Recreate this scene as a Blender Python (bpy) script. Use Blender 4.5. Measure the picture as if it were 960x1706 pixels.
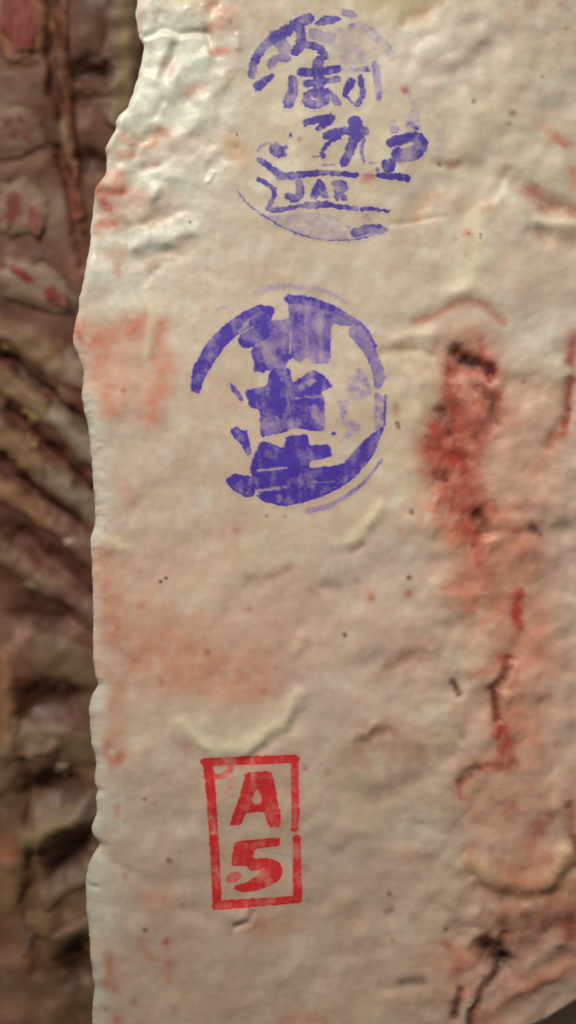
import bpy, math
import numpy as np

for o in list(bpy.data.objects):
    bpy.data.objects.remove(o)
scene = bpy.context.scene
C = scene.collection

# ------------------------------------------------------------------ camera, world, lamps, exposure
S = 0.20 / 960            # metres per unit of the surface layout (about 0.2 mm)
D = 0.45                  # camera to the stamped fat
HALF_H = 853 * S
cam_d = bpy.data.cameras.new('camera')
cam = bpy.data.objects.new('camera', cam_d); C.objects.link(cam)
cam.location = (0, -D, 0); cam.rotation_euler = (math.pi / 2, 0, 0)
cam_d.sensor_fit = 'VERTICAL'; cam_d.sensor_height = 36
cam_d.lens = 36 * D / (2 * HALF_H)
cam_d.clip_start = 0.01; cam_d.clip_end = 20
cam_d.dof.use_dof = True; cam_d.dof.focus_distance = D - 0.002; cam_d.dof.aperture_fstop = 4.7
scene.camera = cam

w = bpy.data.worlds.new('World'); scene.world = w; w.use_nodes = True
w.node_tree.nodes['Background'].inputs[0].default_value = (1.0, 0.93, 0.80, 1)
w.node_tree.nodes['Background'].inputs[1].default_value = 0.066

def area(name, loc, target, size, power, col):
    d = bpy.data.lights.new(name, 'AREA'); d.energy = power; d.color = col
    d.spread = math.radians(42); d.shape = 'RECTANGLE'; d.size = size[0]; d.size_y = size[1]
    o = bpy.data.objects.new(name, d); C.objects.link(o); o.location = loc
    from mathutils import Vector
    o.rotation_euler = (Vector(target) - Vector(loc)).to_track_quat('-Z', 'Y').to_euler()
    return o
# cold-room tube above and to the left, in front of the hanging sides
area('ceiling_lamp', (-0.28, -0.62, 0.74), (-0.02, 0.0, 0.075), (0.66, 0.36), 1.36, (1.0, 0.95, 0.87))

vs = scene.view_settings
vs.view_transform = 'Standard'; vs.look = 'None'; vs.exposure = 0.0; vs.gamma = 1.0; vs.use_curve_mapping = False
scene.render.engine = 'CYCLES'
scene.cycles.use_denoising = True
scene.cycles.max_bounces = 6

# ------------------------------------------------------------------ small tools
def lin(c):
    a = np.array(c, dtype=np.float64) / 255.0
    return np.where(a <= 0.04045, a / 12.92, ((a + 0.055) / 1.055) ** 2.4)

def _h(ix, iy, seed):
    n = (ix.astype(np.uint32) * np.uint32(374761393) + iy.astype(np.uint32) * np.uint32(668265263) + np.uint32((seed * 974711 + 12345) & 0xffffffff))
    n = (n ^ (n >> np.uint32(13))) * np.uint32(1274126177)
    n = n ^ (n >> np.uint32(16))
    return n

def noise(u, v, scale, seed):
    """gradient noise, about -1..1"""
    x = np.asarray(u) / scale + 1000.37; y = np.asarray(v) / scale + 1000.71
    x0 = np.floor(x); y0 = np.floor(y)
    fx = x - x0; fy = y - y0
    ix = x0.astype(np.int64); iy = y0.astype(np.int64)
    sx = fx * fx * fx * (fx * (fx * 6 - 15) + 10); sy = fy * fy * fy * (fy * (fy * 6 - 15) + 10)
    def g(dx, dy):
        a = _h(ix + dx, iy + dy, seed).astype(np.float64) * (2 * math.pi / 4294967296.0)
        return np.cos(a) * (fx - dx) + np.sin(a) * (fy - dy)
    a = g(0, 0); b = g(1, 0); c = g(0, 1); d = g(1, 1)
    return 1.5 * ((a + (b - a) * sx) * (1 - sy) + (c + (d - c) * sx) * sy)

def fbm(u, v, scale, seed, octs=3, gain=0.5):
    t = 0; a = 1.0; n = 0
    for k in range(octs):
        t = t + a * noise(u, v, scale / 2 ** k, seed + 17 * k); n += a; a *= gain
    return t / n

def cells(u, v, scale, seed):
    """distance to the nearest of scattered points (0 at the point), for lumpy fat"""
    x = u / scale + 500.0; y = v / scale + 500.0
    ix = np.floor(x).astype(np.int64); iy = np.floor(y).astype(np.int64)
    best = np.full(x.shape, 9.0)
    for dx in (-1, 0, 1):
        for dy in (-1, 0, 1):
            jx = ix + dx; jy = iy + dy
            px = jx + _h(jx, jy, seed) / 4294967296.0; py = jy + _h(jx, jy, seed + 5) / 4294967296.0
            best = np.minimum(best, (px - x) ** 2 + (py - y) ** 2)
    return np.sqrt(best)

def sstep(a, b, x):
    t = np.clip((x - a) / (b - a), 0, 1)
    return t * t * (3 - 2 * t)

def dist_line(u, v, pts, hw0, hw1=None):
    """distance to a polyline divided by its half width (which runs from hw0 to hw1)"""
    hw1 = hw0 if hw1 is None else hw1
    if len(pts) == 1:
        return np.hypot(u - pts[0][0], v - pts[0][1]) / hw0
    P = np.array(pts, dtype=np.float64)
    L = np.hypot(*(P[1:] - P[:-1]).T); cum = np.concatenate([[0], np.cumsum(L)]); tot = max(cum[-1], 1e-6)
    best = np.full(np.shape(u), 1e9)
    for k in range(len(P) - 1):
        d = P[k + 1] - P[k]; ll = max(d @ d, 1e-9)
        t = np.clip(((u - P[k, 0]) * d[0] + (v - P[k, 1]) * d[1]) / ll, 0, 1)
        hw = hw0 + (hw1 - hw0) * (cum[k] + t * L[k]) / tot
        best = np.minimum(best, np.hypot(u - P[k, 0] - t * d[0], v - P[k, 1] - t * d[1]) / hw)
    return best

def near(u, v, pts, pad):
    P = np.array(pts)
    return np.nonzero((u > P[:, 0].min() - pad) & (u < P[:, 0].max() + pad) & (v > P[:, 1].min() - pad) & (v < P[:, 1].max() + pad))[0]

def poly_sd(u, v, pts):
    """signed distance to a polygon, negative inside"""
    P = np.array(pts, dtype=np.float64); n = len(P)
    inside = np.zeros(np.shape(u), bool); best = np.full(np.shape(u), 1e9)
    for k in range(n):
        a = P[k]; b = P[(k + 1) % n]; d = b - a
        t = np.clip(((u - a[0]) * d[0] + (v - a[1]) * d[1]) / max(d @ d, 1e-9), 0, 1)
        best = np.minimum(best, np.hypot(u - a[0] - t * d[0], v - a[1] - t * d[1]))
        if a[1] != b[1]:
            cr = ((a[1] > v) != (b[1] > v)) & (u < (b[0] - a[0]) * (v - a[1]) / (b[1] - a[1]) + a[0])
            inside ^= cr
    return np.where(inside, -best, best)

def make_mesh(name, co, quads, col, mat, parent=None, smooth=True):
    me = bpy.data.meshes.new(name)
    nv = len(co); nf = len(quads)
    me.vertices.add(nv); me.vertices.foreach_set('co', np.ascontiguousarray(co, dtype=np.float32).ravel())
    me.loops.add(nf * 4); me.loops.foreach_set('vertex_index', np.ascontiguousarray(quads, dtype=np.int32).ravel())
    me.polygons.add(nf)
    me.polygons.foreach_set('loop_start', np.arange(0, nf * 4, 4, dtype=np.int32))
    me.polygons.foreach_set('loop_total', np.full(nf, 4, dtype=np.int32))
    me.polygons.foreach_set('use_smooth', np.full(nf, smooth, dtype=bool))
    if mat is M_INSIDE:
        col = np.array(col); col[:, :3] *= (1.12, 0.96, 0.82)
    at = me.color_attributes.new('Col', 'FLOAT_COLOR', 'POINT')
    at.data.foreach_set('color', np.ascontiguousarray(col, dtype=np.float32).ravel())
    me.update(calc_edges=True); me.validate()
    me.materials.append(mat)
    o = bpy.data.objects.new(name, me); C.objects.link(o)
    if parent is not None:
        o.parent = parent
    return o

def grid_quads(ny, nx):
    i = np.arange(ny * nx).reshape(ny, nx)
    return np.stack([i[:-1, :-1], i[1:, :-1], i[1:, 1:], i[:-1, 1:]], -1).reshape(-1, 4)

def empty(name, loc, label, cat, group=None):
    o = bpy.data.objects.new(name, None); C.objects.link(o); o.location = loc
    o['label'] = label; o['category'] = cat
    if group: o['group'] = group
    return o

def world_pts(u, v, h, depth=0.0, base=(0, 0, 0)):
    """layout units -> metres; depth is the distance behind the stamped fat, where a unit is larger"""
    f = (D + depth) / D
    return np.stack([(u - 480) * S * f - base[0], depth - h * S * f - base[1], (853 - v) * S * f - base[2]], -1)

def tissue(name, sss, bump, rough=(0.58, 0.13), scale=900.0):
    """animal tissue: colour from the surface, wetness from the colour's fourth channel, fine grain as bump"""
    m = bpy.data.materials.new(name); m.use_nodes = True
    nt = m.node_tree; b = nt.nodes['Principled BSDF']
    at = nt.nodes.new('ShaderNodeAttribute'); at.attribute_name = 'Col'
    tc = nt.nodes.new('ShaderNodeTexCoord')
    n1 = nt.nodes.new('ShaderNodeTexNoise'); n1.inputs['Scale'].default_value = scale; n1.inputs['Detail'].default_value = 3
    n2 = nt.nodes.new('ShaderNodeTexNoise'); n2.inputs['Scale'].default_value = scale * 0.22; n2.inputs['Detail'].default_value = 4
    for n in (n1, n2): nt.links.new(tc.outputs['Object'], n.inputs['Vector'])
    # slight mottling of the tissue's own colour
    mr = nt.nodes.new('ShaderNodeMapRange'); mr.inputs[1].default_value = 0.3; mr.inputs[2].default_value = 0.7
    mr.inputs[3].default_value = 0.95; mr.inputs[4].default_value = 1.04
    nt.links.new(n2.outputs['Fac'], mr.inputs[0])
    mx = nt.nodes.new('ShaderNodeMix'); mx.data_type = 'RGBA'; mx.blend_type = 'MULTIPLY'; mx.inputs[0].default_value = 1
    nt.links.new(at.outputs['Color'], mx.inputs[6]); nt.links.new(mr.outputs[0], mx.inputs[7])
    nt.links.new(mx.outputs[2], b.inputs['Base Color'])
    r = nt.nodes.new('ShaderNodeMapRange'); r.inputs[3].default_value = rough[0]; r.inputs[4].default_value = rough[1]
    nt.links.new(at.outputs['Alpha'], r.inputs[0]); nt.links.new(r.outputs[0], b.inputs['Roughness'])
    b.inputs['Specular IOR Level'].default_value = 0.33
    b.inputs['Subsurface Weight'].default_value = sss
    b.inputs['Subsurface Radius'].default_value = (1.0, 0.45, 0.25); b.inputs['Subsurface Scale'].default_value = 0.0055
    bp = nt.nodes.new('ShaderNodeBump'); bp.inputs['Strength'].default_value = bump; bp.inputs['Distance'].default_value = 0.0004
    nt.links.new(n1.outputs['Fac'], bp.inputs['Height']); nt.links.new(bp.outputs[0], b.inputs['Normal'])
    return m

M_FAT = tissue('beef_fat', 0.0, 0.07)
M_INSIDE = tissue('beef_inside', 0.15, 0.10, (0.75, 0.42), 500.0)

# ------------------------------------------------------------------ colours of the tissue, also used for painted shade and light
FAT = lin((198, 179, 160)); WHITE = lin((212, 214, 198)); YEL = lin((193, 178, 144)); PINK = lin((196, 162, 142))
SALM = lin((196, 126, 99)); RED = lin((154, 60, 46)); BRIGHT = lin((172, 54, 44)); DRED = lin((92, 30, 25)); DARK = lin((36, 26, 26))
TAN = lin((178, 144, 116)); BROWN = lin((150, 108, 84)); PALE = lin((212, 203, 170)); GREY = lin((174, 160, 146)); LILAC = lin((176, 158, 148))

ARC = [(692, 534), (725, 526), (755, 510), (782, 500), (803, 505), (824, 524), (840, 536)]
FLAP = [(303, 1203), (328, 1232), (362, 1250), (408, 1247), (440, 1224), (474, 1206), (490, 1172), (503, 1156)]
LIP = [(792, 1440), (828, 1466), (880, 1478), (924, 1462), (946, 1428)]

# relief: (points, half width, height)
REL = [
 (ARC, 10, -3.5), ([(750, 492), (785, 482), (815, 496)], 14, 6), ([(805, 345), (800, 400), (785, 448), (768, 482)], 19, 3.5),
 ([(850, 420), (900, 450), (960, 440)], 70, 7), ([(655, 372), (700, 368), (745, 362)], 5, -3), ([(692, 352), (714, 322), (732, 302)], 13, -4),
 ([(865, 306), (910, 338), (960, 350), (1060, 366)], 13, -10), ([(888, 384), (925, 400), (1000, 408)], 14, -8), ([(900, 368), (955, 372)], 9, 6),
 ([(718, 118), (758, 122), (790, 102), (815, 76), (828, 55)], 13, -7), ([(678, 34), (710, 22), (738, -4)], 11, -5), ([(770, 42), (795, 36)], 10, -4),
 ([(690, 75), (712, 62)], 9, -3), ([(730, 275), (768, 276)], 9, -4), ([(842, 232), (800, 272), (770, 290)], 20, -5), ([(850, 285), (838, 310), (815, 330)], 9, -5),
 ([(760, 110), (790, 60), (740, 70)], 30, 5), ([(880, 130), (930, 60)], 50, 5), ([(800, 200), (850, 210)], 40, 6),
 ([(700, 640), (690, 680), (672, 660)], 24, 8), ([(665, 570), (690, 560), (720, 560)], 10, 5), ([(640, 585), (680, 582), (720, 590)], 7, -5),
 ([(762, 588), (785, 605), (816, 620)], 12, -24), ([(798, 645), (825, 668), (822, 702)], 8, -12), ([(735, 688), (746, 725)], 9, -11),
 ([(758, 762), (778, 764)], 10, -8), ([(790, 610), (778, 700), (760, 760), (770, 830), (795, 870)], 36, -3), ([(798, 868), (806, 886)], 12, -22),
 ([(896, 886)], 10, -13), ([(850, 642), (940, 648)], 15, -6), ([(956, 635), (948, 690), (918, 745)], 10, -9), ([(740, 800), (742, 790)], 8, -7),
 ([(762, 640), (770, 665)], 10, 5), ([(795, 690), (790, 720)], 12, 6), ([(735, 830), (728, 850)], 14, 6), ([(880, 830), (925, 840)], 26, 9), ([(850, 790), (860, 830)], 24, 5),
 ([(830, 870), (850, 878)], 14, 8), ([(850, 920), (880, 915)], 16, 6), ([(820, 905), (840, 900)], 10, 4),
 ([(850, 1098), (842, 1128), (822, 1150), (828, 1175), (831, 1197)], 7, -14), ([(757, 1138), (766, 1157)], 6, -9), ([(796, 1280), (768, 1304)], 8, -11),
 ([(800, 1130), (770, 1180), (755, 1210)], 16, 5), ([(850, 1165), (862, 1185)], 10, 5), ([(790, 1235), (800, 1260)], 22, 5), ([(760, 1220), (770, 1228)], 10, -5),
 ([(720, 1180), (700, 1260), (640, 1290)], 30, 4), ([(900, 1250), (930, 1290)], 30, 6),
 (FLAP, 12, 5.5), ([(415, 1266), (450, 1238), (487, 1214), (500, 1190)], 9, -5), ([(340, 1200), (400, 1195), (450, 1180)], 34, 3),
 ([(383, 1528), (408, 1532)], 13, 6), ([(392, 1544), (412, 1538), (420, 1524)], 5, -8), ([(300, 1520), (350, 1532)], 10, -3),
 (LIP, 17, 13), ([(845, 1395), (885, 1405)], 42, -10), ([(800, 1482), (850, 1504), (920, 1492), (960, 1450)], 13, -10), ([(775, 1420), (785, 1460)], 7, -8),
 ([(830, 1500), (840, 1520)], 14, 5), ([(880, 1520), (900, 1515)], 14, 5),
 ([(816, 1588), (842, 1606)], 15, -36), ([(834, 1618), (806, 1650), (790, 1692), (784, 1730)], 8, -16), ([(770, 1652), (758, 1696)], 7, -14), ([(843, 1560), (838, 1582)], 6, -12),
 ([(792, 1528), (808, 1548), (780, 1572)], 11, 7), ([(880, 1612), (935, 1575)], 13, 9), ([(845, 1525), (870, 1512)], 16, 6), ([(905, 1535), (950, 1515)], 15, 7), ([(860, 1650), (930, 1625)], 12, 7), ([(900, 1340), (935, 1355)], 20, 6), ([(795, 1695), (870, 1655), (955, 1612)], 9, 5), ([(780, 1680), (775, 1706)], 9, 5),
 ([(950, 1352), (960, 1400), (966, 1425)], 9, -9), ([(930, 1345), (940, 1330)], 14, 6),
 ([(562, 908), (590, 896), (610, 876), (632, 846)], 10, 2.5), ([(582, 922), (606, 906)], 7, -4), ([(412, 968), (460, 962), (484, 945)], 9, -3), ([(540, 974), (562, 972)], 10, -3), ([(597, 970)], 9, -3),
 ([(490, 1085), (505, 1065)], 9, 4), ([(610, 1108), (630, 1095)], 10, -4), ([(645, 1125), (690, 1095)], 10, -4), ([(590, 1226), (612, 1224), (624, 1208)], 7, 4), ([(605, 1234), (645, 1220)], 7, -5),
 ([(560, 690), (600, 700)], 30, 3), ([(620, 865), (640, 845)], 10, 4), ([(540, 1300), (600, 1330), (680, 1310)], 16, -4), ([(520, 1370), (620, 1395)], 20, 4), ([(560, 1430), (600, 1400), (690, 1400)], 12, -4),
 ([(550, 1520), (590, 1500)], 14, 4), ([(560, 1600), (640, 1580)], 14, -4), ([(640, 1650), (700, 1638)], 9, -6), ([(650, 1560), (700, 1558)], 8, -3),
 # torn lumpy fat towards the upper cut edge
 ([(243, 60), (268, 50), (300, 56), (345, 54)], 6, -9), ([(235, 25), (255, 20), (285, 12)], 16, 8), ([(300, 25), (330, 15)], 14, 5), ([(260, 40), (268, 22)], 5, -4),
 ([(276, 128), (285, 100), (292, 78)], 9, -8), ([(312, 160), (334, 140), (346, 152)], 13, -9), ([(262, 132), (268, 95), (280, 66)], 11, 7), ([(284, 132), (310, 112), (352, 96)], 14, 8),
 ([(300, 172), (282, 195)], 12, -5), ([(340, 170), (372, 135)], 12, 6), ([(290, 235), (325, 205), (350, 190)], 12, 6), ([(225, 165), (250, 150)], 20, 5), ([(258, 190), (270, 170)], 7, -6),
 ([(345, 50), (352, 80), (360, 95)], 7, -8), ([(375, 25), (390, 40)], 12, 6), ([(395, 60), (398, 80)], 6, 5), ([(215, 225), (232, 235), (222, 255)], 8, -7), ([(250, 228), (268, 225)], 9, -6), ([(240, 280), (262, 274)], 9, -7),
 ([(180, 240), (188, 215), (200, 200)], 9, 5), ([(350, 275), (370, 265)], 7, -4), ([(355, 285), (346, 300)], 4, 3), ([(255, 325), (262, 315)], 7, 5),
 ([(215, 378), (250, 366), (278, 360), (312, 348)], 8, -4), ([(228, 412), (250, 398), (290, 398), (316, 386)], 11, 7), ([(240, 432), (262, 420), (285, 416), (305, 424)], 8, -3.5), ([(250, 455), (262, 448)], 7, -3),
 ([(186, 310), (205, 292)], 14, 6), ([(170, 320), (200, 320)], 7, -6), ([(165, 345), (185, 350)], 9, -4), ([(245, 480), (250, 560), (248, 590)], 9, 3), ([(150, 470), (190, 500)], 26, 4),
 ([(160, 1412), (185, 1440), (215, 1455)], 9, -5), ([(140, 1476), (158, 1480)], 4, -6), ([(192, 905), (200, 912)], 9, 4), ([(172, 903), (178, 915)], 9, 4),
]

# tissue colour, stains, painted shade and light: (points, half width, colour, strength)
STAIN = [
 # white, clean fat, and crests painted lighter as if lit
 ([(250, 60), (300, 130), (260, 180), (220, 240)], 95, WHITE, .95), ([(240, 260), (290, 320), (200, 420)], 85, WHITE, .55), ([(230, 405), (290, 395), (318, 380)], 18, WHITE, .8), ([(170, 400), (160, 450)], 22, WHITE, .6),  # narrow white ridge stroke: its highlight put into the colour
 ([(180, 470), (190, 500)], 24, WHITE, .5), ([(262, 310), (255, 335)], 12, WHITE, .55), ([(800, 352), (795, 410), (780, 455), (768, 480)], 16, PALE, .75), ([(640, 80), (720, 90)], 60, WHITE, .35),
 ([(700, 590), (720, 640), (690, 690)], 30, PALE, .45), ([(860, 570), (930, 540)], 40, WHITE, .4), ([(780, 200), (840, 190)], 50, PALE, .35), ([(660, 770), (680, 830)], 40, PALE, .35),
 (FLAP, 10, PALE, .85), ([(340, 1215), (400, 1215), (450, 1195)], 26, PALE, .4), (LIP, 19, lin((210, 176, 136)), .8), ([(562, 908), (590, 896), (610, 876), (632, 846)], 8, PALE, .55), ([(578, 903), (604, 884)], 7, PALE, .5), ([(500, 1078)], 12, PALE, .5),  # pale fold, with the light on its crest painted in
 ([(250, 480), (252, 560), (246, 595)], 9, PALE, .5), ([(720, 1370), (670, 1380)], 28, PALE, .35), ([(505, 1380), (530, 1370)], 12, PALE, .5), ([(515, 1300)], 14, PALE, .4), ([(800, 1545), (780, 1570)], 12, PALE, .4),
 ([(650, 845), (660, 830)], 10, WHITE, .5), ([(440, 880), (420, 920)], 40, YEL, .4), ([(188, 905), (205, 912)], 14, PALE, .6), ([(915, 366), (955, 372)], 12, PALE, .5), ([(930, 1295)], 18, PALE, .5),
 ([(795, 1245)], 20, PALE, .35), ([(740, 1400), (660, 1390)], 20, WHITE, .2), ([(640, 600), (600, 860)], 30, YEL, .25), ([(660, 500), (700, 440)], 40, YEL, .25),
 # yellow tint at the top
 ([(285, 5), (330, 0)], 14, YEL, .8), ([(700, 10), (640, 0)], 30, lin((190, 172, 120)), .6), ([(380, 130), (375, 150)], 18, YEL, .4), ([(600, 10), (560, 5)], 24, YEL, .35),
 # pink and orange washes, with groove shadows painted pink, by the upper cut edge
 ([(164, 322), (202, 318)], 9, RED, .8), ([(168, 338), (182, 350)], 13, BRIGHT, .7), ([(200, 335), (230, 330)], 18, SALM, .45), ([(175, 300), (200, 300)], 20, SALM, .5), ([(230, 340), (290, 340)], 22, PINK, .6), ([(160, 312), (165, 305)], 5, RED, .5), ([(168, 372), (190, 376)], 11, lin((192, 112, 84)), .85), ([(205, 245), (270, 235)], 26, PINK, .6), ([(165, 388)], 8, SALM, .5), ([(195, 298), (180, 310)], 16, SALM, .45),
 ([(200, 368), (235, 372), (262, 362)], 12, TAN, .75), ([(242, 280), (260, 274)], 8, RED, .5), ([(250, 240), (268, 224)], 11, SALM, .55), ([(200, 258), (222, 257)], 8, SALM, .6), ([(205, 230), (218, 238)], 8, SALM, .4),
 ([(354, 88), (376, 86)], 8, SALM, .75), ([(350, 10), (375, 25), (358, 45)], 15, SALM, .65), ([(360, 6)], 6, RED, .5), ([(384, 38)], 5, RED, .45), ([(385, 240), (405, 262)], 18, lin((196, 146, 104)), .6), ([(395, 90)], 10, SALM, .3),
 ([(316, 152), (338, 144)], 13, PINK, .8), ([(275, 100), (285, 120)], 10, PINK, .7), ([(170, 420), (200, 424)], 14, SALM, .4), ([(195, 440), (198, 455)], 7, SALM, .5), ([(250, 440), (310, 405)], 14, PINK, .6), ([(165, 492), (180, 485)], 10, TAN, .4),  # pink along the grooves is their shadow put into the colour
 ([(178, 248), (176, 255)], 5, SALM, .6), ([(192, 212)], 5, SALM, .5), ([(300, 255), (330, 240)], 24, PINK, .3), ([(395, 10), (420, 25)], 16, TAN, .4), ([(455, 30), (440, 55)], 14, TAN, .4), ([(232, 52), (240, 5)], 7, PINK, .6),
 # broad salmon patch on the cut edge
 ([(128, 545), (160, 556), (195, 560), (225, 540)], 16, SALM, .75), ([(214, 530), (235, 530), (228, 560)], 14, RED, .42), ([(165, 565), (166, 600), (160, 625), (172, 665), (180, 680)], 20, SALM, .72), ([(268, 540), (262, 590)], 12, SALM, .7),
 ([(278, 605), (268, 640), (255, 672), (250, 698)], 18, SALM, .72), ([(205, 590), (215, 640)], 48, SALM, .38), ([(205, 650)], 5, RED, .6), ([(155, 580), (165, 590)], 14, RED, .2), ([(208, 675)], 6, BROWN, .4), ([(130, 555), (137, 570)], 5, RED, .4),
 ([(205, 815), (215, 830)], 24, SALM, .25), ([(222, 840)], 6, SALM, .4), ([(173, 882)], 4, RED, .6),
 # long reddish wash
 ([(172, 930), (182, 1000), (190, 1055)], 22, SALM, .62), ([(172, 1000)], 6, RED, .35), ([(166, 1030), (195, 1040), (185, 1060)], 12, RED, .3), ([(235, 1010)], 9, SALM, .5), ([(230, 960), (260, 1060)], 60, SALM, .3),
 ([(220, 1095), (330, 1090), (440, 1110)], 52, SALM, .55), ([(300, 1130), (440, 1150)], 34, SALM, .4), ([(345, 1088)], 6, RED, .55), ([(225, 1098)], 12, RED, .25), ([(440, 1152)], 6, RED, .35), ([(190, 1150), (185, 1220)], 20, SALM, .5), ([(270, 1140), (265, 1180)], 9, SALM, .3),
 ([(176, 1238), (176, 1256), (192, 1268), (200, 1260)], 9, BRIGHT, .62), ([(186, 1252)], 26, SALM, .5), ([(186, 1252)], 5, PALE, .6), ([(165, 1480), (180, 1540)], 36, WHITE, .45), ([(190, 1380), (180, 1330)], 24, WHITE, .35), ([(315, 1246)], 15, RED, .32), ([(160, 1100), (162, 1130)], 9, SALM, .5), ([(195, 1360), (196, 1340)], 6, SALM, .45), ([(400, 1040), (470, 1060), (480, 1100)], 40, PINK, .5),
 ([(640, 1080), (560, 1060), (500, 1020)], 60, PINK, .5), ([(370, 890), (395, 880)], 12, PINK, .6), ([(340, 930), (300, 950)], 30, PINK, .4),
 ([(412, 968), (462, 963)], 12, BROWN, .5), ([(462, 960), (484, 945)], 9, BROWN, .35), ([(540, 973), (562, 972)], 11, lin((140, 108, 96)), .55), ([(597, 970)], 9, lin((130, 100, 90)), .55), ([(516, 980), (530, 990)], 6, BROWN, .4), ([(585, 922), (606, 906)], 6, BROWN, .5),
 ([(560, 950), (610, 940)], 24, LILAC, .4), ([(500, 1140), (560, 1190)], 40, LILAC, .4), ([(590, 1260), (640, 1240), (690, 1260)], 34, BROWN, .45), ([(640, 1120), (690, 1095), (720, 1075)], 22, BROWN, .55), ([(610, 1225), (650, 1210)], 20, BROWN, .4),
 ([(620, 1100), (630, 1090)], 14, GREY, .5), ([(540, 1440), (600, 1420)], 40, LILAC, .5), ([(430, 1545), (480, 1540)], 24, SALM, .35), ([(420, 1540), (438, 1545)], 10, RED, .3), ([(510, 1445)], 12, BROWN, .5), ([(508, 1280)], 5, RED, .5), ([(545, 1288)], 7, BROWN, .4),
 ([(660, 1470), (690, 1440)], 30, PINK, .5), ([(520, 1340), (540, 1320)], 14, PINK, .4), ([(620, 1320), (700, 1290)], 24, BROWN, .3), ([(250, 1500), (280, 1510)], 30, PINK, .4), ([(290, 1300), (330, 1320)], 20, PINK, .4),
 # creases and stains, upper right
 (ARC, 8, lin((172, 106, 86)), .62), ([(880, 316), (905, 336), (965, 348), (1060, 360)], 15, lin((160, 98, 80)), .72), ([(895, 310), (905, 318)], 10, RED, .35), ([(895, 388), (925, 398), (1000, 408)], 14, BROWN, .6), ([(958, 280), (962, 310)], 10, SALM, .6),
 ([(694, 365), (706, 345), (725, 322)], 10, SALM, .55), ([(728, 372)], 9, SALM, .5), ([(806, 350), (815, 346)], 7, RED, .4), ([(740, 340), (800, 342)], 20, PINK, .5), ([(750, 276), (764, 270)], 9, RED, .45), ([(733, 273)], 4, DRED, .7), ([(930, 225), (944, 238)], 9, RED, .6), ([(905, 205), (930, 225)], 14, SALM, .35),
 ([(855, 188)], 7, DRED, .7), ([(850, 206)], 4, RED, .4), ([(675, 150)], 7, BRIGHT, .75), ([(790, 170)], 4, DARK, .6), ([(905, 127)], 4, BROWN, .7), ([(780, 390)], 9, BRIGHT, .65), ([(782, 390)], 2.5, DARK, .7), ([(801, 390)], 2.5, DARK, .8), ([(800, 396)], 2, DARK, .7), ([(760, 399)], 4, RED, .4), ([(778, 423)], 6, BROWN, .35),
 ([(720, 120), (760, 124), (792, 102), (815, 76)], 12, LILAC, .6), ([(680, 32), (710, 22), (735, 0)], 10, TAN, .6), ([(780, 40)], 12, GREY, .5), ([(848, 28)], 7, PINK, .6), ([(935, 6)], 8, BROWN, .6), ([(912, 55)], 8, PINK, .6), ([(945, 47)], 4, RED, .4), ([(920, 65), (950, 70)], 14, PINK, .4), ([(890, 3)], 12, TAN, .5),
 ([(850, 290)], 9, TAN, .6), ([(722, 140)], 7, PINK, .5), ([(780, 140)], 7, PINK, .6), ([(815, 440), (830, 480)], 14, LILAC, .4), ([(860, 395), (850, 415)], 10, GREY, .5), ([(900, 470), (940, 440)], 60, lin((192, 166, 146)), .45), ([(900, 155), (930, 180)], 30, GREY, .35), ([(840, 150), (850, 165)], 20, PINK, .3),
 ([(630, 585), (690, 578)], 8, TAN, .5), ([(685, 597)], 6, PINK, .5), ([(665, 710), (700, 728), (720, 720)], 16, PINK, .35), ([(607, 300), (620, 295)], 8, BRIGHT, .55), ([(440, 180), (520, 270)], 40, YEL, .3),
 # blood, and deep holes with their shade painted dark
 ([(785, 600), (780, 690), (752, 750), (758, 830), (790, 880)], 56, SALM, .75), ([(790, 610), (775, 700), (750, 740)], 38, RED, .62), ([(755, 750), (765, 820), (790, 870)], 32, RED, .5), ([(860, 720), (880, 840), (870, 940)], 60, lin((198, 144, 122)), .75), ([(800, 980), (870, 1020), (880, 1080)], 60, lin((196, 138, 116)), .75), ([(900, 1130), (880, 1220)], 50, lin((196, 142, 120)), .7), ([(800, 900), (800, 1000), (850, 1050)], 44, SALM, .5), ([(840, 1120), (840, 1260), (800, 1290)], 40, SALM, .55), ([(870, 1360), (880, 1430)], 50, SALM, .45), ([(800, 1600), (760, 1640)], 40, SALM, .35),
 ([(748, 605), (745, 640), (758, 690)], 10, RED, .75), ([(815, 615), (828, 650), (832, 690), (805, 740)], 16, RED, .85), ([(755, 690), (735, 715), (730, 745)], 26, RED, .85), ([(770, 700), (780, 730), (770, 765)], 34, RED, .75), ([(735, 760), (755, 800), (765, 840)], 28, RED, .62), ([(780, 780), (785, 830), (800, 850)], 20, RED, .6),
 ([(780, 630), (778, 670)], 8, PINK, .4), ([(795, 680), (805, 690)], 9, SALM, .5), ([(780, 725), (785, 745)], 7, SALM, .6), ([(757, 790), (765, 800)], 9, SALM, .7),
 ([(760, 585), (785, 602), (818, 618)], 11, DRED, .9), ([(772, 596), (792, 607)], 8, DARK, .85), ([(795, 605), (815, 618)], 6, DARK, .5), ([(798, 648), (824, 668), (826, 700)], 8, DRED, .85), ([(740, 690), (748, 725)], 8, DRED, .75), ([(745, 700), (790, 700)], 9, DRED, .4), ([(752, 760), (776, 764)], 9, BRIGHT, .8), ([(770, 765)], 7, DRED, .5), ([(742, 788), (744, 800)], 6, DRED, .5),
 ([(720, 830), (712, 845), (725, 848)], 10, SALM, .7), ([(735, 830), (728, 842)], 4, RED, .6), ([(770, 850), (800, 840), (815, 850)], 16, RED, .7), ([(765, 880), (790, 885)], 15, BRIGHT, .75), ([(802, 872), (806, 884)], 11, DARK, .8), ([(797, 890), (790, 905)], 7, DRED, .7), ([(740, 870), (760, 900)], 14, SALM, .6),
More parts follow.
